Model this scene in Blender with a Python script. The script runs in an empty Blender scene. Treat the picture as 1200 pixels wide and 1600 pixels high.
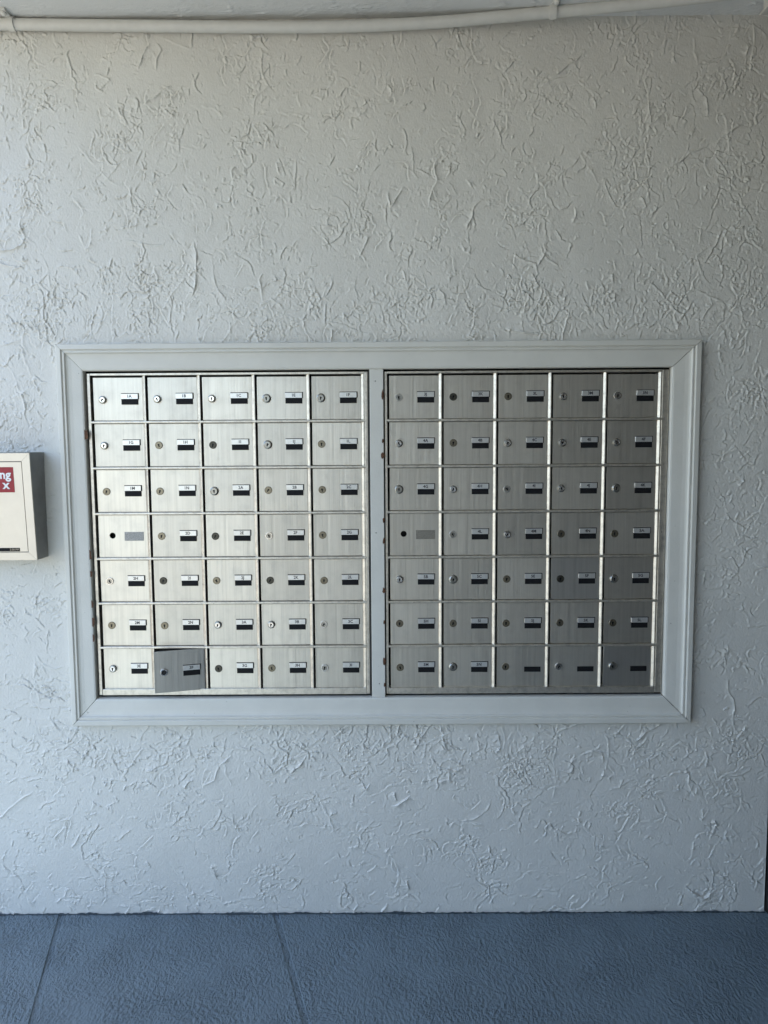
import bpy, bmesh, math, random
import numpy as np
from mathutils import Vector, Matrix

random.seed(7)
rng = np.random.default_rng(11)
S = bpy.context.scene
COL = S.collection
R = math.radians

# ------------------------------------------------------------------ camera
CAM = Vector((0.025, -2.3037, 1.5073))
yaw, pit, rol = -0.0047, 0.0881, -0.0066
fw = Vector((math.sin(yaw) * math.cos(pit), math.cos(yaw) * math.cos(pit), -math.sin(pit)))
r0 = Vector((math.cos(yaw), -math.sin(yaw), 0)); u0 = r0.cross(fw)
rr = r0 * math.cos(rol) + u0 * math.sin(rol); uu = -r0 * math.sin(rol) + u0 * math.cos(rol)
cd = bpy.data.cameras.new('camera'); cam = bpy.data.objects.new('camera', cd); COL.objects.link(cam)
cd.sensor_fit = 'VERTICAL'; cd.sensor_height = 36; cd.sensor_width = 27
cd.lens = 36 * 1170 / 1600; cd.clip_start = 0.02; cd.clip_end = 600
m = Matrix((rr, uu, -fw)).transposed().to_4x4(); m.translation = CAM
cam.matrix_world = m
S.camera = cam

# ------------------------------------------------------------------ light
SUN_EL, SUN_AZ = R(70), R(300)          # azimuth clockwise from +y: the sun stands behind the building, to the left
w = bpy.data.worlds.new('World'); S.world = w; w.use_nodes = True
wn = w.node_tree.nodes; bg = wn['Background']
sky = wn.new('ShaderNodeTexSky'); sky.sky_type = 'NISHITA'; sky.sun_disc = False
sky.sun_elevation = SUN_EL; sky.sun_rotation = SUN_AZ
w.node_tree.links.new(sky.outputs[0], bg.inputs[0]); bg.inputs[1].default_value = 0.15
sd = bpy.data.lights.new('sun', 'SUN'); sd.energy = 5.0; sd.angle = R(0.5); sd.color = (1.0, 0.94, 0.85)
sun = bpy.data.objects.new('sun', sd); COL.objects.link(sun)
tosun = Vector((math.sin(SUN_AZ) * math.cos(SUN_EL), math.cos(SUN_AZ) * math.cos(SUN_EL), math.sin(SUN_EL)))
sun.rotation_euler = tosun.to_track_quat('Z', 'Y').to_euler(); sun.location = tosun * 40
S.view_settings.view_transform = 'Standard'; S.view_settings.look = 'None'
S.view_settings.gamma = 1; S.view_settings.use_curve_mapping = False
S.view_settings.exposure = 2.05
S.render.engine = 'CYCLES'
S.cycles.use_denoising = True
S.cycles.max_bounces = 10; S.cycles.diffuse_bounces = 6; S.cycles.glossy_bounces = 5

# ------------------------------------------------------------------ materials
def mat(name, col, rough=0.5, metal=0.0, build=None, spec=None):
    M = bpy.data.materials.new(name); M.use_nodes = True
    nt = M.node_tree; b = nt.nodes['Principled BSDF']
    b.inputs['Base Color'].default_value = (*col, 1); b.inputs['Roughness'].default_value = rough
    b.inputs['Metallic'].default_value = metal
    if spec is not None: b.inputs['Specular IOR Level'].default_value = spec
    if build: build(nt, b, col)
    return M

def N(nt, t, **kw):
    n = nt.nodes.new(t)
    for k, v in kw.items(): setattr(n, k, v)
    return n

def noise(nt, vec, scale, detail=3, rough=0.5, dist=0.0):
    n = N(nt, 'ShaderNodeTexNoise'); n.inputs['Scale'].default_value = scale
    n.inputs['Detail'].default_value = detail; n.inputs['Roughness'].default_value = rough
    n.inputs['Distortion'].default_value = dist
    nt.links.new(vec, n.inputs['Vector']); return n.outputs[0]

def ramp(nt, fac, stops):
    n = N(nt, 'ShaderNodeValToRGB'); e = n.color_ramp.elements
    while len(e) < len(stops): e.new(0.5)
    for el, (p, c) in zip(e, stops):
        el.position = p; el.color = (*c, 1) if isinstance(c, tuple) else (c, c, c, 1)
    nt.links.new(fac, n.inputs[0]); return n.outputs[0]

def mixc(nt, fac, a, b, mode='MIX'):
    n = N(nt, 'ShaderNodeMix', data_type='RGBA', blend_type=mode)
    for sock, v in ((n.inputs['Factor'], fac), (n.inputs[6], a), (n.inputs[7], b)):
        if isinstance(v, (int, float)): sock.default_value = v
        elif isinstance(v, tuple): sock.default_value = (*v, 1)
        else: nt.links.new(v, sock)
    return n.outputs[2]

def mth(nt, op, a, b):
    n = N(nt, 'ShaderNodeMath', operation=op)
    for s, v in ((n.inputs[0], a), (n.inputs[1], b)):
        if isinstance(v, (int, float)): s.default_value = v
        else: nt.links.new(v, s)
    return n.outputs[0]

def bump(nt, b, h, dist, strength=1.0):
    n = N(nt, 'ShaderNodeBump'); n.inputs['Distance'].default_value = dist; n.inputs['Strength'].default_value = strength
    nt.links.new(h, n.inputs['Height']); nt.links.new(n.outputs[0], b.inputs['Normal'])

def coord(nt, kind='Object', scale=None, rnd=False):
    tc = N(nt, 'ShaderNodeTexCoord'); v = tc.outputs['Object']
    if kind == 'World':
        v = N(nt, 'ShaderNodeNewGeometry').outputs['Position']
    if rnd:
        oi = N(nt, 'ShaderNodeObjectInfo'); ad = N(nt, 'ShaderNodeVectorMath', operation='ADD')
        ml = N(nt, 'ShaderNodeVectorMath', operation='SCALE'); ml.inputs[0].default_value = (13.1, 7.7, 9.3)
        nt.links.new(oi.outputs['Random'], ml.inputs['Scale'])
        nt.links.new(v, ad.inputs[0]); nt.links.new(ml.outputs[0], ad.inputs[1]); v = ad.outputs[0]
    if scale:
        mp = N(nt, 'ShaderNodeMapping'); mp.inputs['Scale'].default_value = scale
        nt.links.new(v, mp.inputs[0]); v = mp.outputs[0]
    return v

def b_stucco(nt, b, col):
    v = coord(nt, 'Object')
    tint = ramp(nt, noise(nt, v, 2.3, 4), [(0.3, tuple(c * 0.95 for c in col)), (0.7, tuple(min(1, c * 1.03) for c in col))])
    dirt = ramp(nt, noise(nt, v, 16, 5, 0.65), [(0.60, 0.0), (0.80, 1.0)])
    c = mixc(nt, mth(nt, 'MULTIPLY', dirt, 0.18), tint, tuple(c * 0.72 for c in col))
    nt.links.new(c, b.inputs['Base Color'])
    f = noise(nt, v, 420, 2, 0.6); g = noise(nt, coord(nt, 'Object', (150, 150, 75)), 1.0, 3, 0.6)
    bump(nt, b, mth(nt, 'ADD', mth(nt, 'MULTIPLY', f, 0.5), g), 0.0011, 0.75)

def b_trim(nt, b, col):
    v = coord(nt, 'World')
    c = ramp(nt, noise(nt, v, 9, 5, 0.6), [(0.3, tuple(c * 0.93 for c in col)), (0.65, col)])
    sp = ramp(nt, noise(nt, v, 95, 2), [(0.75, 0.0), (0.80, 1.0)])
    c = mixc(nt, mth(nt, 'MULTIPLY', sp, 0.5), c, (0.16, 0.15, 0.13))
    nt.links.new(c, b.inputs['Base Color'])
    h = mth(nt, 'ADD', noise(nt, v, 30, 4, 0.6), mth(nt, 'MULTIPLY', noise(nt, v, 260, 2), 0.3))
    bump(nt, b, h, 0.0016, 0.6)

def b_floor(nt, b, col):
    v = coord(nt, 'World')
    warp = N(nt, 'ShaderNodeTexNoise'); warp.inputs['Scale'].default_value = 5; nt.links.new(v, warp.inputs['Vector'])
    ad = N(nt, 'ShaderNodeVectorMath', operation='MULTIPLY_ADD'); ad.inputs[1].default_value = (.06, .06, .06)
    nt.links.new(warp.outputs['Color'], ad.inputs[0]); nt.links.new(v, ad.inputs[2])
    mp = N(nt, 'ShaderNodeMapping'); mp.inputs['Rotation'].default_value = (0, 0, R(25)); mp.inputs['Scale'].default_value = (115, 72, 100)
    nt.links.new(ad.outputs[0], mp.inputs[0])
    a = noise(nt, mp.outputs[0], 1.0, 3, 0.6, 0.0)
    a = ramp(nt, a, [(0.34, 0.0), (0.70, 1.0)])
    amt = ramp(nt, noise(nt, v, 6, 3), [(0.35, 0.30), (0.62, 1.0)])
    h = mth(nt, 'ADD', mth(nt, 'MULTIPLY', a, amt), mth(nt, 'MULTIPLY', noise(nt, v, 500, 2), 0.12))
    bump(nt, b, h, 0.0075, 1.0)
    c = ramp(nt, noise(nt, v, 3.2, 5, 0.6), [(0.3, tuple(x * 0.94 for x in col)), (0.7, tuple(x * 1.05 for x in col))])
    c = mixc(nt, mth(nt, 'MULTIPLY', ramp(nt, noise(nt, v, 40, 4, 0.7), [(0.58, 0.0), (0.75, 1.0)]), 0.25), c, (0.09, 0.10, 0.10))
    nt.links.new(c, b.inputs['Base Color'])
    rg = N(nt, 'ShaderNodeMapRange'); rg.inputs['To Min'].default_value = 0.42; rg.inputs['To Max'].default_value = 0.62
    nt.links.new(noise(nt, v, 8, 3), rg.inputs['Value']); nt.links.new(rg.outputs[0], b.inputs['Roughness'])

def b_brushed(nt, b, col):
    v = coord(nt, 'Object', rnd=True)
    def mp(s):
        q = N(nt, 'ShaderNodeMapping'); q.inputs['Scale'].default_value = s; nt.links.new(v, q.inputs[0]); return q.outputs[0]
    fine = noise(nt, mp((900, 1, 9)), 1.0, 3, 0.7); band = noise(nt, mp((110, 1, 1.2)), 1.0, 4, 0.65)
    wide = noise(nt, mp((28, 1, 1.0)), 1.0, 2, 0.5)
    blotch = noise(nt, v, 24, 4, 0.6)
    c = ramp(nt, band, [(0.30, tuple(x * 0.88 for x in col)), (0.50, col), (0.72, tuple(min(1, x * 1.06) for x in col))])
    c = mixc(nt, mth(nt, 'MULTIPLY', ramp(nt, blotch, [(0.5, 0.0), (0.78, 1.0)]), 0.30), c, (0.46, 0.43, 0.37))
    sp = ramp(nt, noise(nt, v, 170, 2, 0.5), [(0.765, 0.0), (0.79, 1.0)])
    ed = ramp(nt, noise(nt, mp((22, 1, 22)), 1.0, 2), [(0.55, 0.0), (0.68, 1.0)])
    c = mixc(nt, mth(nt, 'MULTIPLY', mth(nt, 'MULTIPLY', sp, ed), 0.8), c, (0.06, 0.05, 0.045))
    oi = N(nt, 'ShaderNodeObjectInfo'); mr = N(nt, 'ShaderNodeMapRange'); mr.inputs['To Min'].default_value = 0.86; mr.inputs['To Max'].default_value = 1.06
    nt.links.new(oi.outputs['Random'], mr.inputs['Value']); c = mixc(nt, 1.0, c, mr.outputs[0], 'MULTIPLY')
    nt.links.new(c, b.inputs['Base Color'])
    rg = N(nt, 'ShaderNodeMapRange'); rg.inputs['To Min'].default_value = 0.33; rg.inputs['To Max'].default_value = 0.54
    nt.links.new(mth(nt, 'ADD', mth(nt, 'MULTIPLY', blotch, 0.6), mth(nt, 'MULTIPLY', fine, 0.4)), rg.inputs['Value'])
    nt.links.new(rg.outputs[0], b.inputs['Roughness'])
    h = mth(nt, 'ADD', mth(nt, 'MULTIPLY', fine, 0.32), mth(nt, 'ADD', mth(nt, 'MULTIPLY', band, 0.85), mth(nt, 'MULTIPLY', wide, 1.2)))
    bump(nt, b, h, 0.0009, 0.65)

def b_worn(nt, b, col):
    v = coord(nt, 'World')
    c = ramp(nt, noise(nt, v, 45, 5, 0.7), [(0.32, tuple(x * 0.72 for x in col)), (0.55, col)])
    c = mixc(nt, mth(nt, 'MULTIPLY', ramp(nt, noise(nt, v, 120, 3, 0.6), [(0.66, 0.0), (0.76, 1.0)]), 0.7), c, (0.13, 0.10, 0.07))
    nt.links.new(c, b.inputs['Base Color'])
    bump(nt, b, noise(nt, v, 160, 3), 0.0006, 0.5)

def b_mottle(amount, scale=60):
    def f(nt, b, col):
        v = coord(nt, 'World')
        c = ramp(nt, noise(nt, v, scale, 4, 0.65), [(0.3, tuple(x * (1 - amount) for x in col)), (0.7, tuple(min(1, x * (1 + amount)) for x in col))])
        nt.links.new(c, b.inputs['Base Color'])
        bump(nt, b, noise(nt, v, scale * 4, 2), 0.0005, 0.4)
    return f

M_STUCCO = mat('stucco_paint', (0.655, 0.638, 0.588), 0.55, build=b_stucco)
M_CEIL = mat('ceiling_paint', (0.71, 0.715, 0.70), 0.6, build=b_stucco)
M_TRIM = mat('trim_paint', (0.655, 0.635, 0.572), 0.40, build=b_trim)
M_PIPE = mat('pipe_paint', (0.64, 0.63, 0.585), 0.42, build=b_mottle(0.05, 25))
M_FLOOR = mat('floor_paint', (0.150, 0.198, 0.230), 0.5, build=b_floor)
M_DOOR = mat('brushed_aluminium', (0.655, 0.615, 0.54), 0.34, 1.0, build=b_brushed)
M_DOOR2 = mat('darker_metal', (0.50, 0.48, 0.44), 0.4, 0.9, build=b_brushed)  # darker metal for a few of the doors
M_FRAME = mat('worn_aluminium', (0.68, 0.63, 0.545), 0.42, 0.95, build=b_worn)
M_DARK = mat('cavity_shade', (0.012, 0.011, 0.010), 0.8, build=b_mottle(0.4, 30))  # near-black colour stands for shade inside the boxes and the lock hole
M_BLACK = mat('black_plastic', (0.008, 0.008, 0.009), 0.65, build=b_mottle(0.2, 90), spec=0.2)
M_PLATE = mat('white_plastic', (0.72, 0.71, 0.68), 0.34, 0.75, build=b_mottle(0.05, 120))
M_INK = mat('dark_ink', (0.03, 0.03, 0.035), 0.6, build=b_mottle(0.3, 300))
M_CHROME = mat('chrome', (0.82, 0.80, 0.77), 0.14, 1.0, build=b_mottle(0.05, 200))
M_STEEL = mat('dull_steel', (0.36, 0.345, 0.31), 0.30, 1.0, build=b_mottle(0.15, 300))
M_BRASS = mat('dull_brass', (0.24, 0.21, 0.155), 0.36, 1.0, build=b_mottle(0.25, 300))
M_BRONZE = mat('dark_bronze', (0.085, 0.08, 0.065), 0.42, 1.0, build=b_mottle(0.3, 300))
M_RUST = mat('rust', (0.10, 0.045, 0.022), 0.85, build=b_mottle(0.5, 150))
M_GREYPLATE = mat('etched_plate', (0.34, 0.33, 0.31), 0.6, 0.6, build=b_mottle(0.35, 420))
M_BOX = mat('box_steel', (0.66, 0.60, 0.51), 0.5, 0.8, build=b_mottle(0.04, 14))
M_BOXSIDE = mat('box_steel_shaded', (0.235, 0.23, 0.215), 0.42, 0.0, build=b_mottle(0.15, 20))  # steel like the front, coloured darker to stand for its shaded side
M_RED = mat('red_sticker', (0.30, 0.010, 0.02), 0.42, build=b_mottle(0.1, 40))
M_WHITE = mat('white_ink', (0.80, 0.80, 0.78), 0.5, build=b_mottle(0.03, 60))
M_BROWN = mat('dark_brown_paint', (0.020, 0.016, 0.014), 0.5, build=b_mottle(0.25, 6))
M_GROUND = mat('pale_concrete', (0.17, 0.155, 0.125), 0.85, build=b_mottle(0.15, 2))
M_PLASTER = mat('grey_plaster', (0.60, 0.58, 0.535), 0.8, build=b_mottle(0.08, 3))
M_EDGE = mat('dark_edge', (0.055, 0.07, 0.08), 0.9, build=b_mottle(0.4, 120))
M_GAPSHADE = mat('gap_shade', (0.05, 0.048, 0.045), 0.8, build=b_mottle(0.4, 200))  # dark colour stands for the shade in a narrow gap

# ------------------------------------------------------------------ helpers
def obj(name, me, material, parent=None, loc=(0, 0, 0), rot=None):
    o = bpy.data.objects.new(name, me)
    COL.objects.link(o)
    if me is not None and material is not None and not me.materials: me.materials.append(material)
    if parent is not None:
        o.parent = parent
        o.location = Vector(loc) - (WORLD[parent] if parent in WORLD else Vector())
        WORLD[o] = Vector(loc)
    else:
        o.location = loc; WORLD[o] = Vector(loc)
    if rot: o.rotation_euler = rot
    return o
WORLD = {}

def sub(name, me, material, parent, loc=(0, 0, 0), rot=None):      # location given relative to the parent
    o = bpy.data.objects.new(name, me); COL.objects.link(o)
    if not me.materials: me.materials.append(material)
    o.parent = parent; o.location = loc
    if rot: o.rotation_euler = rot
    return o

def thing(name, label, cat, loc, group=None):
    o = obj(name, None, None, None, loc); tag(o, label, cat, group); return o

def tag(o, label, cat, group=None):
    o['label'] = label; o['category'] = cat
    if group: o['group'] = group

def box(x0, x1, y0, y1, z0, z1, bev=0.0, seg=1):
    bm = bmesh.new()
    bmesh.ops.create_cube(bm, size=1)
    for v in bm.verts:
        v.co = ((x0 + x1) / 2 + v.co.x * (x1 - x0), (y0 + y1) / 2 + v.co.y * (y1 - y0), (z0 + z1) / 2 + v.co.z * (z1 - z0))
    if bev: bmesh.ops.bevel(bm, geom=list(bm.edges), offset=bev, segments=seg, affect='EDGES', profile=0.5)
    return fin(bm)

def fin(bm, smooth=False, name='mesh'):
    bmesh.ops.recalc_face_normals(bm, faces=bm.faces)
    me = bpy.data.meshes.new(name); bm.to_mesh(me); bm.free()
    if smooth:
        for p in me.polygons: p.use_smooth = True
    return me

def pyd(verts, faces, recalc=True, smooth=False):
    bm = bmesh.new(); vs = [bm.verts.new(v) for v in verts]
    for f in faces: bm.faces.new([vs[i] for i in f])
    if recalc: bmesh.ops.recalc_face_normals(bm, faces=bm.faces)
    me = bpy.data.meshes.new('mesh'); bm.to_mesh(me); bm.free()
    if smooth:
        for p in me.polygons: p.use_smooth = True
    return me

def lathe(prof, n=24):
    """(radius, depth) profile turned about the y axis; depth positive points to -y. Ends closed."""
    vs, fs = [], []
    for r, d in prof:
        for i in range(n):
            a = 2 * math.pi * i / n; vs.append((r * math.cos(a), -d, r * math.sin(a)))
    for k in range(len(prof) - 1):
        for i in range(n):
            j = (i + 1) % n
            fs.append((k * n + i, k * n + j, (k + 1) * n + j, (k + 1) * n + i))
    fs.append(tuple(range(n))); fs.append(tuple((len(prof) - 1) * n + i for i in range(n)))
    return pyd(vs, fs)

def extrude_x(prof, x0, x1):      # profile in (y, z)
    n = len(prof); vs = [(x0, y, z) for y, z in prof] + [(x1, y, z) for y, z in prof]
    fs = [(i, (i + 1) % n, n + (i + 1) % n, n + i) for i in range(n)] + [tuple(range(n)), tuple(range(n, 2 * n))]
    return pyd(vs, fs)

def extrude_z(prof, z0, z1):      # profile in (x, y)
    n = len(prof); vs = [(x, y, z0) for x, y in prof] + [(x, y, z1) for x, y in prof]
    fs = [(i, (i + 1) % n, n + (i + 1) % n, n + i) for i in range(n)] + [tuple(range(n)), tuple(range(n, 2 * n))]
    return pyd(vs, fs)

def tube(pts, rad, n=14, sag=None):
    pts = [Vector(p) for p in pts]; vs, fs = [], []
    for k, p in enumerate(pts):
        t = (pts[min(k + 1, len(pts) - 1)] - pts[max(k - 1, 0)]).normalized()
        a = t.cross(Vector((0, 0, 1))).normalized(); b = a.cross(t)
        for i in range(n):
            q = 2 * math.pi * i / n; vs.append(p + a * (rad * math.cos(q)) + b * (rad * math.sin(q)))
    for k in range(len(pts) - 1):
        for i in range(n):
            j = (i + 1) % n; fs.append((k * n + i, k * n + j, (k + 1) * n + j, (k + 1) * n + i))
    fs += [tuple(range(n)), tuple((len(pts) - 1) * n + i for i in range(n))]
    return pyd(vs, fs, smooth=True)

TXT = {}
def text_mesh(s, size, bold=0.0):
    key = (s, size, bold)
    if key in TXT: return TXT[key]
    c = bpy.data.curves.new('text', 'FONT'); c.body = s; c.size = size; c.extrude = 0.0002; c.offset = bold
    c.align_x = 'CENTER'; c.align_y = 'CENTER'; c.resolution_u = 2
    o = bpy.data.objects.new('tmp', c); COL.objects.link(o)
    me = bpy.data.meshes.new_from_object(o.evaluated_get(bpy.context.evaluated_depsgraph_get()))
    bpy.data.objects.remove(o)
    me.transform(Matrix.Rotation(R(90), 4, 'X'))
    TXT[key] = me; return me

# ------------------------------------------------------------------ measures (metres; wall face is y = 0)
CEIL = 2.751; WX1 = 1.2355; WX0 = -4.2
OX0, OX1, OZ0, OZ1 = -0.970, 0.970, 0.6365, 1.8185      # outer edge of the painted surround
IX0, IX1, IZ0, IZ1 = -0.8945, 0.8865, 0.7200, 1.7390    # its inner edge

# ------------------------------------------------------------------ stucco relief
RES = 0.0020
def relief(x0, x1, z0, z1, n_long, n_crumb, dens, vert, layers=10):
    nx = int((x1 - x0) / RES) + 1; nz = int((z1 - z0) / RES) + 1
    H = np.zeros((nz, nx), np.float32)
    def stroke(cx, cz, ang, L, A, decay, curl, n=9, lip=0.5):
        dh = rng.normal(0, curl * 0.5, n); dh[rng.integers(0, n)] += rng.normal(0, 1.0); dh[0] = 0
        hd = ang + np.cumsum(dh)
        px = cx + np.cumsum(np.cos(hd)) * L / n; pz = cz + np.cumsum(np.sin(hd)) * L / n
        pad = decay * 2.2 + 0.004
        i0 = max(0, int((px.min() - pad - x0) / RES)); i1 = min(nx, int((px.max() + pad - x0) / RES) + 2)
        k0 = max(0, int((pz.min() - pad - z0) / RES)); k1 = min(nz, int((pz.max() + pad - z0) / RES) + 2)
        if i1 - i0 < 2 or k1 - k0 < 2: return
        X = (x0 + np.arange(i0, i1) * RES)[None, :]; Z = (z0 + np.arange(k0, k1) * RES)[:, None]
        best = np.full((k1 - k0, i1 - i0), 9.0); sg = np.ones_like(best); tt = np.zeros_like(best)
        for q in range(n - 1):
            dx, dz = px[q + 1] - px[q], pz[q + 1] - pz[q]; l2 = dx * dx + dz * dz + 1e-12
            t = np.clip(((X - px[q]) * dx + (Z - pz[q]) * dz) / l2, 0, 1)
            ex = X - px[q] - t * dx; ez = Z - pz[q] - t * dz; d = np.sqrt(ex * ex + ez * ez)
            c = dx * ez - dz * ex
            mk = d < best
            best = np.where(mk, d, best); sg = np.where(mk, np.sign(c), sg); tt = np.where(mk, (q + t) / (n - 1), tt)
        tap = np.clip(np.minimum(tt, 1 - tt) * 5, 0, 1) ** 0.7
        wv = rng.uniform(0.15, 1.0, n); tap = tap * np.interp(tt, np.linspace(0, 1, n), wv)
        endf = np.where((tt <= 0) | (tt >= 1), np.exp(-(best / 0.002) ** 2), 1.0)
        h = np.where(sg > 0, np.exp(-best / decay) * (1 - lip) + lip * np.exp(-(best / 0.0022) ** 2), np.exp(-(best / 0.0011) ** 2))
        h = A * h * tap * endf
        sl = H[k0:k1, i0:i1]
        H[k0:k1, i0:i1] = np.maximum(sl, h) + 0.30 * np.minimum(sl, h)
    def pick():
        while True:
            x, z = rng.uniform(x0, x1), rng.uniform(z0, z1)
            if rng.uniform(0, 1) < dens(x, z): return x, z
    for _ in range(n_long):
        x, z = pick(); va = vert(x, z)
        a = rng.normal(math.pi / 2, 0.55) if rng.uniform() < va else rng.uniform(0, math.pi)
        if rng.uniform() < 0.5: a += math.pi
        stroke(x, z, a, 0.025 + min(0.16, rng.exponential(0.045)), (0.0018 + min(0.0060, rng.exponential(0.0026))) * amp(x, z), rng.uniform(0.003, 0.012), 0.42, n=11, lip=0.35)
    for _ in range(n_crumb):                       # torn clusters of short scraps
        x, z = pick(); va = vert(x, z); k = int(rng.integers(3, 12)); s = rng.uniform(0.012, 0.035)
        a0 = rng.normal(math.pi / 2, 0.5) if rng.uniform() < va else rng.uniform(0, math.pi)
        for _ in range(k):
            stroke(x + rng.normal(0, s), z + rng.normal(0, s), a0 + rng.normal(0, 0.55) + (math.pi if rng.uniform() < .35 else 0), rng.uniform(0.008, 0.030),
                   rng.uniform(0.0015, 0.0050) * amp(x, z), rng.uniform(0.002, 0.005), 0.5, n=5, lip=0.65)
    # slow trowel waves and a small grain
    def smooth_noise(cell):
        g = rng.normal(0, 1, (int((z1 - z0) / cell) + 4, int((x1 - x0) / cell) + 4))
        zi = np.arange(nz) * RES / cell + 1; xi = np.arange(nx) * RES / cell + 1
        z_, x_ = zi.astype(int), xi.astype(int); fz = (zi - z_)[:, None]; fx = (xi - x_)[None, :]
        fz = fz * fz * (3 - 2 * fz); fx = fx * fx * (3 - 2 * fx)
        return (g[z_][:, x_] * (1 - fx) + g[z_][:, x_ + 1] * fx) * (1 - fz) + (g[z_ + 1][:, x_] * (1 - fx) + g[z_ + 1][:, x_ + 1] * fx) * fz
    # torn edges of overlapping plaster skins: contours of fractal noise, fading in and out
    pz_, px_ = -(-nz // 60) * 60, -(-nx // 60) * 60                # sizes the transform likes
    kz = np.fft.fftfreq(pz_, RES)[:, None]; kx = np.fft.rfftfreq(px_, RES)[None, :]
    def fractal(beta, longest, sx=1.0, sz=1.0, shortest=0.0):
        k = np.sqrt((kx * sx) ** 2 + (kz * sz) ** 2) + 1e-6
        f = np.where(k < 1 / longest, 0.0, k ** -beta)
        if shortest: f = f * np.exp(-(k * shortest) ** 2)
        g = np.fft.irfft2(np.fft.rfft2(rng.normal(0, 1, (pz_, px_))) * f, s=(pz_, px_))[:nz, :nx]; return g / g.std()
    def blur(a, s):
        a = np.pad(a, ((0, pz_ - nz), (0, px_ - nx)), mode='edge')
        return np.fft.irfft2(np.fft.rfft2(a) * np.exp(-2 * (math.pi * s) ** 2 * (kx ** 2 + kz ** 2)), s=(pz_, px_))[:nz, :nx]
    DX = x0 + np.arange(nx) * RES; DZ = z0 + np.arange(nz) * RES
    D = np.array([[dens(float(a), float(b)) for a in DX[::8]] for b in DZ[::8]])
    D = np.repeat(np.repeat(D, 8, 0), 8, 1)[:nz, :nx]; D = np.clip(blur(D, 0.02), 0.0, 1.0)
    common = fractal(1.7, 0.40, 1, 1, 0.015)
    for q in range(layers):
        up = np.clip((DZ[:, None] - 1.2) / 0.4, 0, 1)
        be = (2.7, 2.5, 2.6, 1.85, 2.1)[q % 5]; lg = 0.30 if be > 2.4 else 0.16
        n_v = fractal(be, lg, 0.8, 1.0, 0.0025); n_h = fractal(be, lg, 1.0, 0.85, 0.0025)
        nn = n_v * up + n_h * (1 - up)
        mask = (nn > rng.uniform(-0.3, 0.9)).astype(float)
        own = fractal(1.1, 0.25, 1, 1, 0.012)
        if be > 2.4: A = np.clip(own * 0.8 - 0.30 + 0.25 * common + 0.5 * (D - 0.22), 0, 1.2) * 1.25
        else: A = np.clip(own * 0.70 + common * 0.50 - 0.72 + 1.15 * (D - 0.22), 0, 1.15) * 0.85
        H += (blur(mask, 0.0005) - blur(mask, 0.0048)) * A * rng.uniform(0.0026, 0.0046)
    cl = np.clip(0.8 * common + 0.5 * fractal(1.0, 0.2, 1, 1, 0.03) - 0.9 + 1.2 * (D - 0.22), 0, 1.2)      # crumbly patches
    H += np.clip(fractal(0.6, 0.03, 0.75, 1.0, 0.0035) - 0.5, 0, 1.6) * cl * 0.0006
    H += fractal(0.4, 0.02, 0.45, 1.0, 0.002) * 0.00018
    H += smooth_noise(0.22) * 0.0013 + smooth_noise(0.06) * 0.00035 + smooth_noise(0.015) * 0.00013
    return H

def amp(x, z): return 1.25 if z < 0.62 else 1.05
def dens_wall(x, z):
    if OX0 + .02 < x < OX1 - .06 and OZ0 + .02 < z < OZ1 - .02: return 0.0
    d = 0.22
    if -1.15 < x < 1.15:
        d += 0.75 * math.exp(-((z - 1.90) / 0.10) ** 2) + 0.80 * math.exp(-((z - 0.55) / 0.085) ** 2)
    d += 0.45 * math.exp(-((x - 1.06) / 0.07) ** 2) + 0.15 * math.exp(-((x + 1.06) / 0.08) ** 2)
    d += 0.12 * math.exp(-((z - 2.35) / 0.25) ** 2)
    return d
def vert_wall(x, z): return 0.75 if z > 1.7 else 0.35

FX0 = -1.3
Hw = relief(FX0, WX1, 0, CEIL + 0.03, 560, 120, dens_wall, vert_wall)

def grid_mesh(xs, zs, H, hole=None, plane='wall', base=0.0):
    nx, nz = len(xs), len(zs)
    X, Z = np.meshgrid(xs, zs)
    co = np.empty((nz, nx, 3), np.float32)
    if plane == 'wall': co[..., 0] = X; co[..., 1] = base - H; co[..., 2] = Z
    else: co[..., 0] = X; co[..., 1] = Z; co[..., 2] = base - H          # ceiling, facing down
    idx = np.arange(nx * nz).reshape(nz, nx)
    f = np.stack([idx[:-1, :-1], idx[:-1, 1:], idx[1:, 1:], idx[1:, :-1]], -1)
    if plane != 'wall': f = f[..., ::-1]
    keep = np.ones((nz - 1, nx - 1), bool)
    if hole:
        cx = (xs[:-1] + xs[1:]) / 2; cz = (zs[:-1] + zs[1:]) / 2
        keep &= ~(((cx > hole[0]) & (cx < hole[1]))[None, :] & ((cz > hole[2]) & (cz < hole[3]))[:, None])
    f = f[keep].reshape(-1, 4)
    me = bpy.data.meshes.new('relief')
    me.vertices.add(nx * nz); me.vertices.foreach_set('co', co.ravel())
    me.loops.add(f.size); me.loops.foreach_set('vertex_index', f.ravel().astype(np.int32))
    me.polygons.add(len(f)); me.polygons.foreach_set('loop_start', np.arange(0, f.size, 4, dtype=np.int32))
    me.polygons.foreach_set('loop_total', np.full(len(f), 4, np.int32))
    me.update(calc_edges=True)
    me.polygons.foreach_set('use_smooth', np.ones(len(f), bool))
    return me

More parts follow.
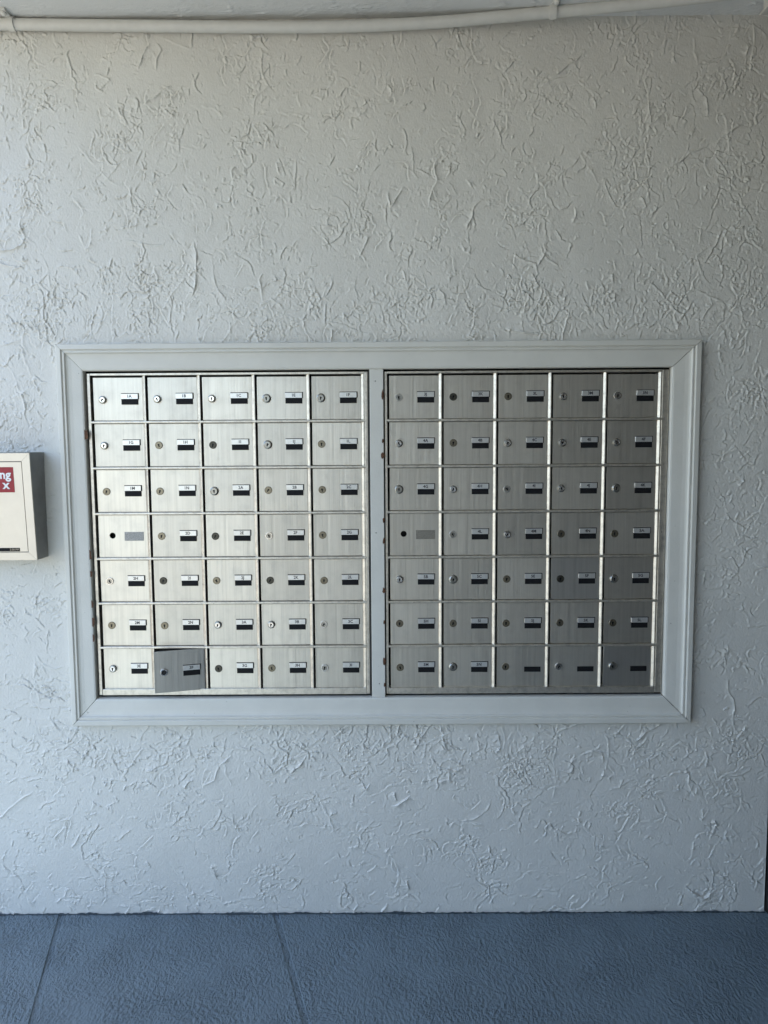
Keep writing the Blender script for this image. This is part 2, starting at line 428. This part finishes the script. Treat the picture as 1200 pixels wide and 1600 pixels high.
xs_f = FX0 + np.arange(Hw.shape[1]) * RES; zs = np.arange(Hw.shape[0]) * RES - 0.004
xs_c = np.arange(WX0, FX0 - 0.004, 0.02)                 # coarser continuation to the left, outside the frame
k_c = np.clip(((xs_f[0] - xs_c[::-1] + 0.0) / RES).astype(int)[::-1], 0, Hw.shape[1] - 1)
Hall = np.concatenate([Hw[:, k_c] * 0.8, Hw], 1); xs = np.concatenate([xs_c, xs_f])
Hall[:, -3:] *= np.array([0.8, 0.5, 0.1])
wall = obj('stucco_wall', grid_mesh(xs, zs, Hall, (OX0 + .03, OX1 - .03, OZ0 + .03, OZ1 - .03)), M_STUCCO)
obj('wall_core', box(WX0, WX1 + 0.003, 0.045, 0.25, -0.13, CEIL + 0.30), M_PLASTER, wall)
tag(wall, 'pale grey painted stucco wall with rough trowelled relief around the mailboxes', 'wall')

# ------------------------------------------------------------------ ceiling
Hc_x = np.arange(-1.36, WX1+0.002, 0.006)
Hc = relief(-1.5, 1.231, 0, 0.5, 60, 15, lambda x, z: 0.35, lambda x, z: 0.8, 4)
ys = 0.02 - np.arange(Hc.shape[0]) * RES
ix = np.clip(((Hc_x + 1.5) / RES).astype(int), 0, Hc.shape[1] - 1)
me = grid_mesh(Hc_x, ys[::-1], Hc[::-1][:, ix], plane='ceil', base=CEIL)
ceiling = obj('ceiling', me, M_CEIL); ceiling['kind'] = 'structure'
slab = obj('ceiling_slab', box(-1.36, WX1 + 0.002, -3.195, -0.4775, CEIL, CEIL + 0.3), M_CEIL, ceiling)
obj('roof_slab', box(-1.36, WX1 + 0.4, -3.4, 0.5, CEIL + 0.303, CEIL + 0.45), M_PLASTER, ceiling)

# ------------------------------------------------------------------ floor
floor = obj('floor', box(-2.3, WX1 + 0.6, -3.4, 0.04, -0.13, -0.0036), M_FLOOR); floor['kind'] = 'structure'
def slabmesh(l0, l1, r0, r1, y0=-3.19, y1=0.012):
    # edge lines x(y) = a + b*(-y)
    g = 0.0
    vs = []
    for z, e in ((-0.10, 0.0), (-0.0022, 0.0), (0.0, 0.002)):
        vs += [(l0 + l1 * -y0 + e, y0, z), (r0 + r1 * -y0 - e, y0, z), (r0 + r1 * -y1 - e, y1, z), (l0 + l1 * -y1 + e, y1, z)]
    fs = [(0, 1, 5, 4), (1, 2, 6, 5), (2, 3, 7, 6), (3, 0, 4, 7), (4, 5, 9, 8), (5, 6, 10, 9), (6, 7, 11, 10), (7, 4, 8, 11), (8, 9, 10, 11), (3, 2, 1, 0)]
    return pyd(vs, fs)
J1, J2 = (-1.041, 0.262), (-0.345, 0.318)
for (a, b, c, d) in ((-2.29, 0, J1[0] - .008, J1[1]), (J1[0] + .008, J1[1], J2[0] - .009, J2[1]), (J2[0] + .009, J2[1], WX1 + 0.5, 0)):
    obj('floor_slab', slabmesh(a, b, c, d), M_FLOOR, floor)
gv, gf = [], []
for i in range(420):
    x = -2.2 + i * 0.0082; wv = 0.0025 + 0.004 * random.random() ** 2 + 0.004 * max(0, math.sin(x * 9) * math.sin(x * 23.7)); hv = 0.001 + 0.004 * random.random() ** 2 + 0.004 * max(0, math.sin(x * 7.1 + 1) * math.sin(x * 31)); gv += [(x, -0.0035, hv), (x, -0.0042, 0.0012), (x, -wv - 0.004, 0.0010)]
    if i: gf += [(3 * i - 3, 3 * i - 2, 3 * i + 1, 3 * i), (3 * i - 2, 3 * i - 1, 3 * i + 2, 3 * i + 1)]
obj('dark_edge_line', pyd(gv, gf), M_EDGE, floor)  # irregular strip along the wall foot, darker than the floor paint
ground = obj('ground', box(-150, 150, -150, 60, -0.40, -0.14), M_GROUND); ground['kind'] = 'structure'

# ------------------------------------------------------------------ what closes the place to the right
side = obj('side_wall', box(WX1 + 0.004, WX1 + 0.20, -3.195, 0.25, -0.004, CEIL + 0.25), M_BROWN)
tag(side, 'dark brown wall meeting the stucco wall at its right corner', 'wall')

opp = obj('light_block_wall', box(-0.70, WX1 + 0.20, -3.4, -3.2, -0.14, CEIL + 0.3), M_PLASTER)  # unseen wall, added to shape the light and the door reflections
tag(opp, 'unseen grey wall added behind the viewer to hold back front light', 'wall')

# ------------------------------------------------------------------ painted surround
sur = thing('mailbox_surround', 'pale grey painted timber moulding framing both mailbox banks', 'frame', (0, 0, OZ0))
PROF = [(0, 0.004), (0, -0.0235), (0.0025, -0.0265), (0.0150, -0.0275), (0.0170, -0.0262), (0.0182, -0.0225), (0.0200, -0.0225),
        (0.0215, -0.0245), (0.0255, -0.0245), (0.0275, -0.0215), (0.0290, -0.0190), (0.034, -0.0172), (0.044, -0.0158), (0.058, -0.0150), (0.0725, -0.0140),
        (0.0770, -0.0125), (0.0785, -0.0095), (0.0785, 0.012), (0.0600, 0.012), (0.0600, 0.004)]
def moulding(p0, p1, q0, q1, gap=0.0006):
    """mitred length: outer line p0->p1, inner line q0->q1 (x, z)"""
    W = 0.0785; n = len(PROF); vs = []
    P0, P1, Q0, Q1 = map(Vector, (p0, p1, q0, q1)); dr = (P1 - P0).normalized()
    for a, b, s in ((P0, Q0, 1), (P1, Q1, -1)):
        for wd, y in PROF:
            c = a.lerp(b, wd / W) + dr * (gap * s); vs.append((c.x, y, c.y))
    fs = [(i, (i + 1) % n, n + (i + 1) % n, n + i) for i in range(n)] + [tuple(range(n)), tuple(range(n, 2 * n))]
    return pyd(vs, fs)
TL, TR, BR, BL = (OX0, OZ1), (OX1, OZ1), (OX1, OZ0), (OX0, OZ0)
tl, tr, br, bl = (IX0, IZ1), (IX1, IZ1), (IX1, IZ0), (IX0, IZ0)
def mv(me): me.transform(Matrix.Translation((0, 0, -OZ0))); return me
mould = []
for a, b, c, d in ((TL, TR, tl, tr), (TR, BR, tr, br), (BR, BL, br, bl), (BL, TL, bl, tl)):
    mould.append(sub('moulding', mv(moulding(a, b, c, d, 0.0013 if a[0] > 0 else 0.0005)), M_TRIM, sur))
post = sub('centre_post', mv(box(-0.0270, 0.0148, -0.0075, 0.03, IZ0 - 0.004, IZ1 + 0.004, 0.0015, 2)), M_TRIM, sur)
for x, z in ((-0.010, 1.703), (-0.004, 0.763), (-0.011, 1.24)):
    sub('nail_head', lathe([(0.0022, 0), (0.0022, 0.0006), (0.0014, 0.001)], 10), M_STEEL, post, (x, -0.0075, z - OZ0))
def flake(w_, h_):
    n = 9; vs = []
    for d in (0.0, 0.0009):
        r2 = random.Random(int(w_ * 1e6 + h_ * 1e7))
        for i in range(n):
            a = 2 * math.pi * i / n; k = 0.6 + 0.5 * r2.random(); vs.append((w_ * k * math.cos(a), -d, h_ * k * math.sin(a)))
    fs = [(i, (i + 1) % n, n + (i + 1) % n, n + i) for i in range(n)] + [tuple(range(n)), tuple(range(n, 2 * n))]
    return pyd(vs, fs)
for x, z, a, b in ((-0.8975, 1.547, .0085, .014), (-0.8960, 1.178, .005, .016), (-0.8958, 1.118, .005, .009), (-0.8960, 1.024, .005, .011),
                   (-0.8965, .967, .006, .012), (-0.8962, .917, .005, .011)):
    sub('paint_chip', flake(a * 1.35, b * 1.35), M_RUST, mould[3], (x, -0.0122, z - OZ0))
for x, z, a, b in ((0.0125, 1.662, .0035, .014), (0.0125, 1.523, .003, .006), (0.0120, 1.478, .0045, .008), (0.0130, 1.28, .003, .007), (0.0130, 1.215, .003, .009),
                   (0.0125, 1.06, .004, .008), (0.0130, .96, .003, .006), (0.0120, .836, .005, .011), (0.0130, .76, .003, .006)):
    sub('paint_chip', flake(a * 1.35, b * 1.35), M_RUST, post, (x, -0.0077, z - OZ0))
sub('interior_shade_sheet', mv(box(OX0 + .035, OX1 - .035, 0.030, 0.036, OZ0 + .035, OZ1 - .035)), M_DARK, sur)  # near-black sheet paints the unlit mailbox interiors seen through the gaps

# ------------------------------------------------------------------ mailbox banks
PX, PZ = 0.1672, 0.1409
DW, DH = 0.1520, 0.1310
ROW0 = 1.7255                                            # top of the first row of cells
YD = 0.0085                                              # door face
def door_mesh():
    return box(-DW / 2, DW / 2, 0, 0.0025, -DH / 2, DH / 2, 0.0008, 1)
def door_hole_mesh(hx, hz, rad):
    n = 24; outer = []
    for i in range(n):
        a = 2 * math.pi * (i + .5) / n; c, s = math.cos(a), math.sin(a)
        k = min((DW / 2 - (hx if c > 0 else -hx)) / abs(c), (DH / 2 - (hz if s > 0 else -hz)) / abs(s))
        outer.append((hx + k * c, hz + k * s))
    # snap the nearest points to the corners
    for cx, cz in ((1, 1), (1, -1), (-1, 1), (-1, -1)):
        t = (cx * DW / 2, cz * DH / 2); j = min(range(n), key=lambda q: (outer[q][0] - t[0]) ** 2 + (outer[q][1] - t[1]) ** 2); outer[j] = t
    inner = [(hx + rad * math.cos(2 * math.pi * (i + .5) / n), hz + rad * math.sin(2 * math.pi * (i + .5) / n)) for i in range(n)]
    vs = [(x, 0, z) for x, z in outer] + [(x, 0, z) for x, z in inner] + [(x, .004, z) for x, z in outer] + [(x, .004, z) for x, z in inner]
    fs = []
    for i in range(n):
        j = (i + 1) % n
        fs += [(i, j, n + j, n + i), (2 * n + i, 3 * n + i, 3 * n + j, 2 * n + j), (n + i, n + j, 3 * n + j, 3 * n + i), (i, 2 * n + i, 2 * n + j, j)]
    return pyd(vs, fs)
ME_DOOR = door_mesh(); ME_DOOR.materials.append(M_DOOR)
ME_DOOR_B = door_mesh(); ME_DOOR_B.materials.append(M_DOOR2)
LX, LZ = -0.0470, -0.0005                                # lock centre on the door
NX, NZ = 0.0365, 0.0                                     # name plates
ME_HOLED = door_hole_mesh(-0.033, 0.002, 0.0095); ME_HOLED.materials.append(M_DOOR)
ME_OPEN = door_hole_mesh(LX, LZ, 0.0075); ME_OPEN.materials.append(M_DOOR2)
ME_NUM = box(-0.0260, 0.0260, -0.0030, 0, -0.0080, 0.0080, 0.0006); ME_NUM.materials.append(M_PLATE)
ME_BACK = box(-0.0268, 0.0282, -0.0012, 0, -0.0088, 0.0096, 0.0003); ME_BACK.materials.append(M_BLACK)  # black holder rim, also paints the shadow right of and above the plate
ME_SLOT = box(-0.0258, 0.0258, -0.0016, 0, -0.0082, 0.0082, 0.0004); ME_SLOT.materials.append(M_BLACK)
ME_BLANK = box(-0.0300, 0.0300, -0.0008, 0, -0.0138, 0.0138, 0.0003); ME_BLANK.materials.append(M_GREYPLATE)
ME_BLANK2 = box(-0.0300, 0.0300, -0.0010, 0, -0.0138, 0.0138, 0.0004); ME_BLANK2.materials.append(M_STEEL)
def lock_me(prof, material):
    me = lathe(prof, 28); me.materials.append(material); return me
LOCKS = {   # barrel profile, face profile
    'S': (lock_me([(.0118, 0), (.0118, .0040), (.0104, .0072), (.0082, .0078), (.0076, .0060)], M_STEEL), lock_me([(.0076, .004), (.0076, .0064)], M_CHROME)),  # darker barrel metal stands for dark reflections in a chrome ring
    'L': (lock_me([(.0136, 0), (.0136, .0020), (.0125, .0050), (.0098, .0066), (.0094, .0050)], M_STEEL), lock_me([(.0094, .004), (.0094, .0054)], M_STEEL)),
    'D': (lock_me([(.0116, 0), (.0116, .0016), (.0106, .0028), (.0092, .0028), (.0090, .0018)], M_BRASS), lock_me([(.0090, .001), (.0090, .0020)], M_BRASS)),
    'K': (lock_me([(.0116, 0), (.0116, .0016), (.0106, .0028), (.0092, .0028), (.0090, .0018)], M_BRONZE), lock_me([(.0090, .001), (.0090, .0020)], M_BRONZE)),
    'B': (lock_me([(.0116, 0), (.0116, .0020), (.0106, .0036), (.0088, .0036), (.0086, .0022)], M_CHROME), lock_me([(.0086, .001), (.0086, .0026)], M_STEEL)),
}
FACE_D = {'S': .0064, 'L': .0054, 'D': .0020, 'K': .0020, 'B': .0026}
def key_me():
    pts = []
    for i in range(10):
        a = R(-50) + R(280) * i / 9; pts.append((0.0029 * math.cos(a), 0.0014 + 0.0029 * math.sin(a)))
    pts += [(-0.0016, -0.0058), (0.0016, -0.0058)]
    n = len(pts); vs = [(x, 0, z) for x, z in pts] + [(x, -0.0004, z) for x, z in pts]
    fs = [(i, (i + 1) % n, n + (i + 1) % n, n + i) for i in range(n)] + [tuple(range(n)), tuple(range(n, 2 * n))]
    me = pyd(vs, fs); me.materials.append(M_BLACK); return me
ME_KEY = key_me()
# mullion: a slope facing left, a narrow flat, then a drop to the gap beside the next door
MULL = [(-0.0066, 0.030), (-0.0066, 0.0088), (-0.0060, 0.0078), (-0.0005, 0.0040), (0.0004, 0.0036), (0.0030, 0.0036), (0.0036, 0.0042), (0.0036, 0.030)]
RAIL = [(0.030, -0.0042), (0.0046, -0.0042), (0.0012, -0.0036), (0.0000, -0.0022), (-0.0002, 0.0), (0.0000, 0.0022), (0.0012, 0.0036), (0.0046, 0.0042), (0.030, 0.0042)]

def bank(x0, x1, first, label, numbers, locks, tilt):
    zt, zb = 1.7325, 0.7275
    t = thing('mailbox_bank', label, 'mailboxes', ((x0 + x1) / 2, 0, zb), 'two wall mailbox banks')
    o = Vector(t.location)
    def P(name, me, material, loc=(0, 0, 0)):
        me2 = me; me2.transform(Matrix.Translation(-o)); return sub(name, me2, material, t)
    # outer frame
    P('frame_stile', box(x0, first - 0.0005, 0.0010, 0.030, zb, zt, 0.0012, 2), M_FRAME)
    xr = first + 5 * PX
    P('frame_stile', box(xr + 0.0002, x1, 0.0010, 0.030, zb, zt, 0.0012, 2), M_FRAME)
    P('frame_rail', box(first, xr - 0.0003, 0.0006, 0.030, ROW0 + 0.0005, zt + 0.0006, 0.0012, 2), M_FRAME)
    P('frame_rail', box(first, xr - 0.0003, 0.0006, 0.030, zb - 0.0006, ROW0 - 7 * PZ + 0.0075, 0.0012, 2), M_FRAME)
    for k in range(5):
        P('mullion', extrude_z([(x + first + (k + 1) * PX - 0.0042, y) for x, y in MULL], ROW0 - 7 * PZ + 0.0076, ROW0 + 0.0002), M_FRAME)
    for j in range(1, 7):
        P('rail', extrude_x([(y, z + ROW0 - j * PZ) for y, z in RAIL], first - 0.003, xr + 0.0015), M_FRAME)
    for r in range(7):
        for c in range(5):
            num = numbers[r][c]; lk = locks[r][c]
            cx = first + c * PX + 0.0030 + 0.0018 + DW / 2; cz = ROW0 - r * PZ - PZ / 2
            if r == 6: cz += 0.0015
            me = ME_HOLED if lk == 'H' else (ME_OPEN if lk == 'O' else ME_DOOR)
            if x0 > 0 and (r, c) in ((4, 3), (6, 4)): me = ME_DOOR_B
            tx, tz = tilt.get((r, c), (0, 0))
            d = sub('mailbox_door', me, M_DOOR, t, Vector((cx, YD, cz)) - o,
                    (R(random.gauss(0, 0.4) + tx), random.gauss(0, 0.0015), R(random.gauss(0, 0.4) + tz)))
            if lk == 'O':
                a = R(15.5); hinge = Vector((cx + DW / 2, YD - 0.004, cz - 0.001))
                d.location = hinge - o + Vector((-DW / 2 * math.cos(a), -DW / 2 * math.sin(a), 0)); d.rotation_euler = (0, 0, a)
                d['label'] = 'mailbox door standing ajar with an empty lock hole'
                sub('lock_ring', lock_me([(.0120, 0), (.0120, .0020), (.0105, .0045), (.0085, .0045), (.0078, .001)][:4], M_CHROME), M_CHROME, d, (LX, 0, LZ))
                sub('lock_hole', lock_me([(.0078, 0.003), (.0078, .0048)], M_DARK), M_DARK, d, (LX, 0, LZ))
            elif lk == 'H':
                d['label'] = 'mailbox door with an open lock hole and a blank plate'
                sub('blank_plate', ME_BLANK if x0 < -0.5 else ME_BLANK2, M_GREYPLATE, d, (0.0345, -0.0001, -0.0005))
                continue
            else:
                b, f = LOCKS[lk]
                jx, jz = random.gauss(0, .0006), random.gauss(0, .0006)
                lo = sub('lock_barrel', b, None, d, (LX + jx, 0, LZ + jz))
                sub('lock_face', f, None, d, (LX + jx, -0.0002, LZ + jz))
                sub('keyhole', ME_KEY, M_BLACK, d, (LX + jx, -FACE_D[lk] - 0.0002, LZ + jz), (0, R(random.gauss(0, 14)), 0))
            px = NX + random.gauss(0, .0004)
            sub('name_slot', ME_SLOT, M_BLACK, d, (px, -0.0001, NZ - 0.0086))
            if num:
                sub('holder_shadow_rim', ME_BACK, M_BLACK, d, (px, -0.00005, NZ + 0.0084))
                sub('number_plate', ME_NUM, M_PLATE, d, (px - .0004, -0.0002, NZ + 0.0082))
                sub('number_lettering', text_mesh(num, 0.0125, 0.0003), M_INK, d, (px - .001, -0.0034, NZ + 0.0082))
            else:
                d['label'] = 'mailbox door without a number plate'
    return t

numL = [['1A', '1B', '1C', '1E', '1F'], ['1G', '1H', '1I', '1J', '1L'], ['1M', '1N', '2A', '2B', '2C'], ['', '2D', '2E', '2F', '2G'],
        ['2H', '2I', '2J', '2K', '2L'], ['2M', '2N', '3A', '3B', '3C'], ['3E', '3F', '3G', '3H', '3I']]
lokL = ['SSSLL', 'SDKLD', 'DDLDD', 'HDKBD', 'BKDKD', 'DDSSB', 'SOKDB']
numR = [['3J', '3K', '3L', '3M', '3N'], ['4A', '4B', '4C', '4E', '4F'], ['4G', '4H', '4I', '4J', '4K'], ['', '4L', '4M', '4N', '5A'],
        ['5B', '5C', '5E', '5F', '5G'], ['5H', '5I', '5J', '5K', '5L'], ['5M', '5N', '', '', '']]
lokR = ['BKDSB', 'SDSSS', 'LSBSL', 'HBSDD', 'SLDKL', 'DDDDD', 'DLDBL']
tiltL = {}
tiltR = {(4, 3): (0, 1.4), (6, 4): (0, 1.4), (3, 3): (0, .9), (1, 4): (0, 1.0)}
bank(-0.8895, -0.0335, -0.8790, 'left bank of aluminium mailboxes, brightly lit, one bottom door ajar', numL, lokL, tiltL)
bank(0.0182, 0.8835, 0.0270, 'right bank of aluminium mailboxes, darker, three bottom doors without number plates', numR, lokR, tiltR)
# dark strip painting the shade in the gap beside the post
sub('gap_shade_strip', mv(box(-0.0325, -0.0285, 0.004, 0.012, IZ0, IZ1)), M_GAPSHADE, sur)

# ------------------------------------------------------------------ conduit under the ceiling
pp = [(-4.0, -0.020, 2.739), (-1.5, -0.020, 2.736), (-1.086, -0.020, 2.733), (-0.86, -0.020, 2.728), (-0.62, -0.020, 2.7235), (-0.39, -0.020, 2.719), (-0.16, -0.022, 2.7165), (0.03, -0.024, 2.7190),
      (0.21, -0.030, 2.7240), (0.36, -0.038, 2.7310), (0.52, -0.050, 2.7370), (0.68, -0.068, 2.7400), (0.845, -0.095, 2.7410), (1.0, -0.125, 2.7410), (1.2, -0.17, 2.7410)]
def smooth_path(pts, n=4):
    pts = [Vector(p) for p in pts]; out = []
    for i in range(len(pts) - 1):
        p0, p1, p2, p3 = pts[max(i - 1, 0)], pts[i], pts[i + 1], pts[min(i + 2, len(pts) - 1)]
        for k in range(n):
            t = k / n
            out.append(0.5 * (2 * p1 + (p2 - p0) * t + (2 * p0 - 5 * p1 + 4 * p2 - p3) * t * t + (3 * p1 - p0 - 3 * p2 + p3) * t ** 3))
    return out + [pts[-1]]
con = thing('conduit', 'painted grey conduit pipe running along the top of the wall', 'pipe', (0, 0, 2.70))
me = tube(smooth_path(pp), 0.0158, 18); me.transform(Matrix.Translation((0, 0, -2.70)))
sub('pipe', me, M_PIPE, con)
def strap(c, tangent, up):
    c = Vector(c); t = Vector(tangent).normalized(); u = Vector(up).normalized(); s = t.cross(u).normalized()
    if s.y > 0: s = -s
    vs, fs = [], []; ri, ro, hw = 0.0160, 0.0205, 0.0095
    n = 12; sect = []
    for i in range(n + 1):
        a = math.pi * i / n - math.pi / 2
        sect.append((math.cos(a), math.sin(a)))
    ring = []
    for rad in (ri, ro):
        ring.append([c + s * (rad * ca) + u * (rad * sa) for ca, sa in sect])
    lug = [c + u * 0.034 + s * -0.004, c + u * 0.034 + s * -0.0015]
    for side_ in (-1, 1):
        for r_ in ring: vs += [p + t * (hw * side_) for p in r_]
    m_ = n + 1
    I = lambda sd, rg, i: sd * 2 * m_ + rg * m_ + i
    for i in range(n):
        fs += [(I(0, 1, i), I(0, 1, i + 1), I(1, 1, i + 1), I(1, 1, i)), (I(0, 0, i), I(1, 0, i), I(1, 0, i + 1), I(0, 0, i + 1)),
               (I(0, 0, i), I(0, 0, i + 1), I(0, 1, i + 1), I(0, 1, i)), (I(1, 0, i), I(1, 1, i), I(1, 1, i + 1), I(1, 0, i + 1))]
    fs += [(I(0, 0, 0), I(0, 1, 0), I(1, 1, 0), I(1, 0, 0)), (I(0, 0, n), I(1, 0, n), I(1, 1, n), I(0, 1, n))]
    me = pyd(vs, fs); me.transform(Matrix.Translation((0, 0, -2.70)))
    return me
for c, tg, lugp in (((-1.055, -0.020, 2.7328), (1, 0, -0.02), (-1.060, -0.052, CEIL - 0.0035)), ((0.505, -0.0486, 2.7366), (1, -0.09, 0.03), (0.508, -0.084, CEIL - 0.0035))):
    s_ = sub('strap', strap(c, tg, (0, 0, 1)), M_PIPE, con)
    lg = box(-0.0095, 0.0095, -0.020, 0.020, -0.0035, 0.0035, 0.001); lg.transform(Matrix.Translation(Vector(lugp) - Vector((0, 0, 2.70))))
    sub('strap_lug', lg, M_PIPE, s_)
    sc_ = lathe([(.0075, -.003), (.0075, .004), (.004, .007)], 12); sc_.transform(Matrix.Translation(Vector(lugp) + Vector((0, -0.006, -0.0045)) - Vector((0, 0, 2.70))) @ Matrix.Rotation(R(60), 4, 'X'))
    sub('screw_head', sc_, M_PIPE, s_)
fx = thing('ceiling_junction_box', 'small pale box on the ceiling at the top right corner', 'junction box', (1.19, -0.16, CEIL))
sub('box_body', box(-0.100, 0.030, -0.10, 0.085, -0.034, 0.002, 0.004, 2), M_PIPE, fx)
sub('cover_plate', box(-0.106, 0.036, -0.106, 0.091, -0.040, -0.0345, 0.002, 2), M_TRIM, fx)

# ------------------------------------------------------------------ steel drop box at the left
BX1, BZ0, BZ1, YT, YB = -1.0300, 1.1720, 1.4950, -0.094, -0.075
BX0 = BX1 - 0.42
db = thing('drop_box', 'brushed steel wall drop box with red sticker at the left edge', 'drop box', (BX0, 0, BZ0))
def bsub(name, me, material, parent=db):
    me.transform(Matrix.Translation((-BX0, 0, -BZ0))); return sub(name, me, material, parent)
def hexa(x0, x1, z0, z1, d0, d1, inset=0.0):
    """slab on the sloping front: between depths d0 and d1 outward of it"""
    def yf(z, d): return YB + (YT - YB) * (z - BZ0) / (BZ1 - BZ0) - d
    vs = []
    for d in (d0, d1):
        vs += [(x0, yf(z0, d), z0), (x1, yf(z0, d), z0), (x1, yf(z1, d), z1), (x0, yf(z1, d), z1)]
    return pyd(vs, [(0, 1, 2, 3), (4, 5, 6, 7), (0, 1, 5, 4), (1, 2, 6, 5), (2, 3, 7, 6), (3, 0, 4, 7)])
vs = [(BX0, 0.004, BZ0), (BX1, 0.004, BZ0), (BX1, 0.004, BZ1), (BX0, 0.004, BZ1), (BX0, YB + .003, BZ0), (BX1, YB + .003, BZ0), (BX1, YT + .003, BZ1), (BX0, YT + .003, BZ1)]
bsub('box_body', pyd(vs, [(0, 1, 2, 3), (4, 5, 6, 7), (0, 1, 5, 4), (1, 2, 6, 5), (2, 3, 7, 6), (3, 0, 4, 7)]), M_BOXSIDE)
def mitre(a, b, c, d, d0=-0.003, d1=0.002):
    def yf(z, dd): return YB + (YT - YB) * (z - BZ0) / (BZ1 - BZ0) - dd
    vs = [(x, yf(z, dd), z) for dd in (d0, d1) for x, z in (a, b, c, d)]
    return pyd(vs, [(0, 1, 2, 3), (4, 5, 6, 7), (0, 1, 5, 4), (1, 2, 6, 5), (2, 3, 7, 6), (3, 0, 4, 7)])
g = 0.0003; fwid = 0.0235; z1, z0, x1_, x0_ = BZ1 - 0.002, BZ0, BX1, BX0
bsub('door_frame_edge', mitre((x0_, z1), (x1_ - g, z1), (x1_ - fwid - g, z1 - fwid), (x0_ + fwid, z1 - fwid)), M_BOX)
bsub('door_frame_edge', mitre((x1_, z1 - g), (x1_, z0 + g), (x1_ - fwid, z0 + fwid + g), (x1_ - fwid, z1 - fwid - g)), M_BOX)
bsub('door_frame_edge', mitre((x1_ - g, z0), (x0_ + g, z0), (x0_ + fwid, z0 + fwid), (x1_ - fwid - g, z0 + fwid)), M_BOX)
bsub('door_frame_edge', mitre((x0_, z0 + g), (x0_, z1 - g), (x0_ + fwid - g, z1 - fwid - g), (x0_ + fwid - g, z0 + fwid + g)), M_BOX)
dp = bsub('door_panel', hexa(x0_ + fwid + .003, x1_ - fwid - .0025, z0 + fwid + .0025, z1 - fwid - .003, -0.003, 0.0008), M_BOX)
def fpt(x, z, d): return (x, YB + (YT - YB) * (z - BZ0) / (BZ1 - BZ0) - d, z)
slope = math.atan2(-(YT - YB), BZ1 - BZ0)
stk = bsub('sticker', hexa(BX0 + 0.08, -1.0810, 1.3770, 1.4520, 0.0009, 0.0014), M_RED)
def letter(s, size, x, z, d, par, material, bold):
    me = text_mesh(s, size, bold).copy(); me.materials.clear()
    mx = max(v.co.x for v in me.vertices)
    me.transform(Matrix.Rotation(slope, 4, 'X')); p = Vector(fpt(x, z, d))
    me.transform(Matrix.Translation(p + Vector((-mx, 0, 0)) - Vector((BX0, 0, BZ0))))
    return sub('lettering', me, material, par)
letter('ng', 0.036, -1.0885, 1.4290, 0.0018, stk, M_WHITE, 0.0010)
letter('x', 0.036, -1.0940, 1.3990, 0.0018, stk, M_WHITE, 0.0010)
ls = bsub('label_strip', hexa(BX0 + 0.20, -1.0795, 1.1990, 1.2095, 0.0009, 0.0013), M_BLACK)
letter('2:30 PM', 0.0085, -1.0825, 1.2042, 0.0017, ls, M_STEEL, 0.0)
